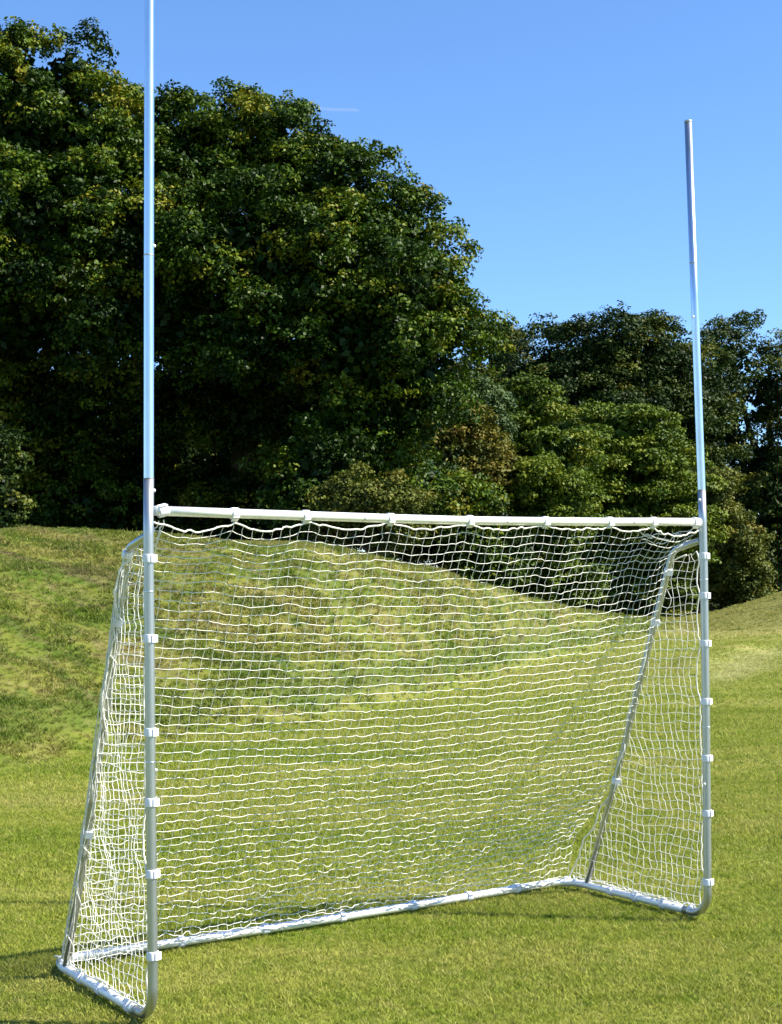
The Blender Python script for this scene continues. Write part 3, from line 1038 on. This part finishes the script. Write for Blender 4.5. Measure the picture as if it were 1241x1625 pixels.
def shrub(name, label, lobes, dist, mat, seed, **kw):
    global tot
    a = dict(clump=.24, leaf=.13, n_leaf=18, trunk_r=.07, drop=.06, sub_r=.5)
    a.update(kw)
    tot += tree(name, label, 'shrub', SG, lobes, dist, mat, seed, **a)


shrub('spreading_shrub', 'tall yellow green shrub in spreading layers just left of the far post', [(990, 690, 75, 55, 0, .9), (940, 740, 80, 60, -.5, .9), (1040, 745, 75, 60, 0, .9), (1080, 790, 50, 60, .5, .9), (990, 810, 95, 60, -.5, .9), (900, 800, 50, 60, .4, .9), (1060, 850, 60, 70, .3, .9), (985, 890, 90, 70, .5, .8), (1000, 960, 90, 50, .8, .8)], 56, LIME, 61, clump=.30, layered=True, leaf=.15, sub_r=.8)
shrub('leafy_shrub', 'large green shrub between the russet shrub and the layered shrub', [(830, 660, 60, 48, 0, .9), (800, 720, 60, 60, 0, .9), (870, 720, 65, 60, -.3, .9), (830, 790, 70, 65, -.4, .9), (890, 790, 55, 60, .3, .9), (850, 870, 80, 70, .5, .8), (860, 930, 70, 45, .8, .8)], 52, LIME, 62, layered=True, clump=.28, leaf=.14, sub_r=.7)
shrub('russet_shrub', 'brownish olive shrub in front of the right hand oak', [(720, 690, 60, 45, 0, .9), (690, 740, 55, 60, -.3, .9), (755, 745, 55, 60, .2, .9), (725, 800, 80, 60, 0, .9), (760, 870, 70, 60, .8, .8), (670, 850, 60, 50, .4, .8)], 46, BROWN, 63)
shrub('grey_shrub', 'grey green glossy bush above the russet shrub', [(735, 640, 42, 36, 0, .9), (700, 660, 35, 34, 0, .9), (770, 670, 36, 40, .4, .9), (735, 720, 55, 60, .8, .8)], 48, GREY, 64)
shrub('leafy_shrub', 'bright green leafy bush just above the middle of the crossbar', [(870, 770, 45, 40, 0, .9), (905, 800, 40, 40, 0, .9), (840, 810, 40, 40, .2, .9), (880, 860, 60, 50, .3, .8), (880, 920, 70, 45, .6, .8)], 46, LIME, 65)
shrub('leafy_shrub', 'mid green bush below the oaks with leaves down to the crossbar', [(700, 790, 48, 45, 0, .9), (655, 810, 45, 40, 0, .9), (740, 830, 48, 45, 0, .9), (700, 860, 60, 40, .2, .8), (760, 890, 60, 40, .4, .8)], 40, OAK, 66, leaf=.12)
shrub('olive_shrub', 'low rounded olive shrub resting on the bank crest behind the crossbar', [(590, 790, 52, 42, 0, .9), (545, 810, 42, 36, 0, .9), (640, 815, 40, 32, .2, .9), (585, 845, 70, 36, .4, .8)], 34, OLIVE, 67, leaf=.095, clump=.19, sub_r=.36)
shrub('leafy_shrub', 'green climbing bush on the shaded side of the oaks left of the low olive shrub', [(500, 740, 42, 56, 0, .8), (470, 790, 34, 44, .2, .8), (540, 730, 36, 50, .3, .8), (505, 820, 50, 36, .3, .8)], 35, OAK, 68, leaf=.12)
shrub('ivy_bush', 'small shaded bush with ivy like leaves at the left edge of the bank', [(5, 740, 26, 38, 0, .8), (-15, 790, 40, 45, 0, .8), (15, 805, 24, 36, -.1, .8), (-60, 760, 50, 80,   .3, .8)], 29, DARK, 69, leaf=.095, clump=.18, sub_r=.32)
shrub('column_shrub', 'pale green upright bush directly right of the far post', [(1140, 800, 30, 50, 0, .9), (1150, 870, 34, 60, 0, .9), (1145, 930, 34, 40, .2, .9)], 60, OLIVE, 70, clump=.28, sub_r=.5, leaf=.15)
shrub('column_shrub', 'pale green upright bush second from the far post', [(1183, 880, 28, 40, 0, .9), (1187, 930, 30, 36, 0, .9)], 59, OLIVE, 71, clump=.28, sub_r=.5, leaf=.15)
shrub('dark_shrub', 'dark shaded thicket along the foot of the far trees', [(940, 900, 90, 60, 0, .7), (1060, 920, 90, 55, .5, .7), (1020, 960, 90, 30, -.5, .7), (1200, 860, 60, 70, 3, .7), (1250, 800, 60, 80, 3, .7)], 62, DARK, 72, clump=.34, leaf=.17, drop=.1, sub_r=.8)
shrub('dark_shrub', 'dark thicket added to give the deep shade under the big oaks behind the bank crest', [(-60, 750, 130, 140, 0, .5), (80, 740, 120, 140, .5, .5), (220, 740, 120, 150, 0, .5), (350, 740, 120, 150, .4, .5), (480, 750, 110, 150, .2, .5), (600, 760, 110, 140, 0, .5)], 46, DARK, 73, clump=.34, leaf=.16, drop=.03, sub_r=.8, fill=2.2)  # added backing, stands in for the black shade below the oak crowns
print('leaves', tot, flush=True)

# ------------------------------------------------------------------ vapour trail
t = NT('vapour')
tr = t.n('ShaderNodeBsdfTransparent'); df = t.n('ShaderNodeBsdfDiffuse', inp={'Color': (.9, .9, .92, 1)})
tl = t.n('ShaderNodeBsdfTranslucent', inp={'Color': (.9, .9, .92, 1)})
ad = t.n('ShaderNodeMixShader', inp={0: .5, 1: df.outputs[0], 2: tl.outputs[0]})
mx = t.n('ShaderNodeMixShader', inp={0: .08, 1: tr.outputs[0], 2: ad.outputs[0]})
t.l(mx.outputs[0], t.out.inputs[0])
m = MB()
pa, pb = at(480, 170, 4000), at(571, 176, 4000)
ks = np.linspace(0, 1, 24)
m.tube([pa + (pb - pa) * k + np.array([0, 0, 1.2 * math.sin(9 * k)]) for k in ks], [.3 + 3.2 * min(1, k * 2.2) * (1 if k < .93 else max(0.1, (1 - k) / .07)) for k in ks], 12)
vt = m.build('vapour_trail', t.m)
tag(vt, 'short thin white vapour trail in the blue sky above the oaks', 'vapour trail')

# ------------------------------------------------------------------ light
AZ = R(-10.3); EL = R(44.5)
sd = Vector((math.cos(AZ) * math.cos(EL), math.sin(AZ) * math.cos(EL), math.sin(EL)))
sl = bpy.data.lights.new('sun', 'SUN'); sl.energy = 5.0; sl.angle = R(.53); sl.color = (1.0, .94, .83)
so = bpy.data.objects.new('sun', sl); COL.objects.link(so)
so.rotation_euler = sd.to_track_quat('Z', 'Y').to_euler()
w = bpy.data.worlds.new('World'); SC.world = w; w.use_nodes = True
nt = w.node_tree; nt.nodes.clear()
sk = nt.nodes.new('ShaderNodeTexSky'); sk.sky_type = 'NISHITA'; sk.sun_disc = False
sk.sun_elevation = EL; sk.sun_rotation = R(90) - AZ
sk.altitude = 100; sk.air_density = 1.0; sk.dust_density = 0.0; sk.ozone_density = 10.0
bg = nt.nodes.new('ShaderNodeBackground'); bg.inputs[1].default_value = .10
wo = nt.nodes.new('ShaderNodeOutputWorld')
nt.links.new(sk.outputs[0], bg.inputs[0]); nt.links.new(bg.outputs[0], wo.inputs[0])
vs_ = SC.view_settings
vs_.view_transform = 'Standard'; vs_.look = 'None'; vs_.exposure = 1.28; vs_.gamma = 1.0; vs_.use_curve_mapping = False
SC.cycles.max_bounces = 6
SC.cycles.transparent_max_bounces = 8
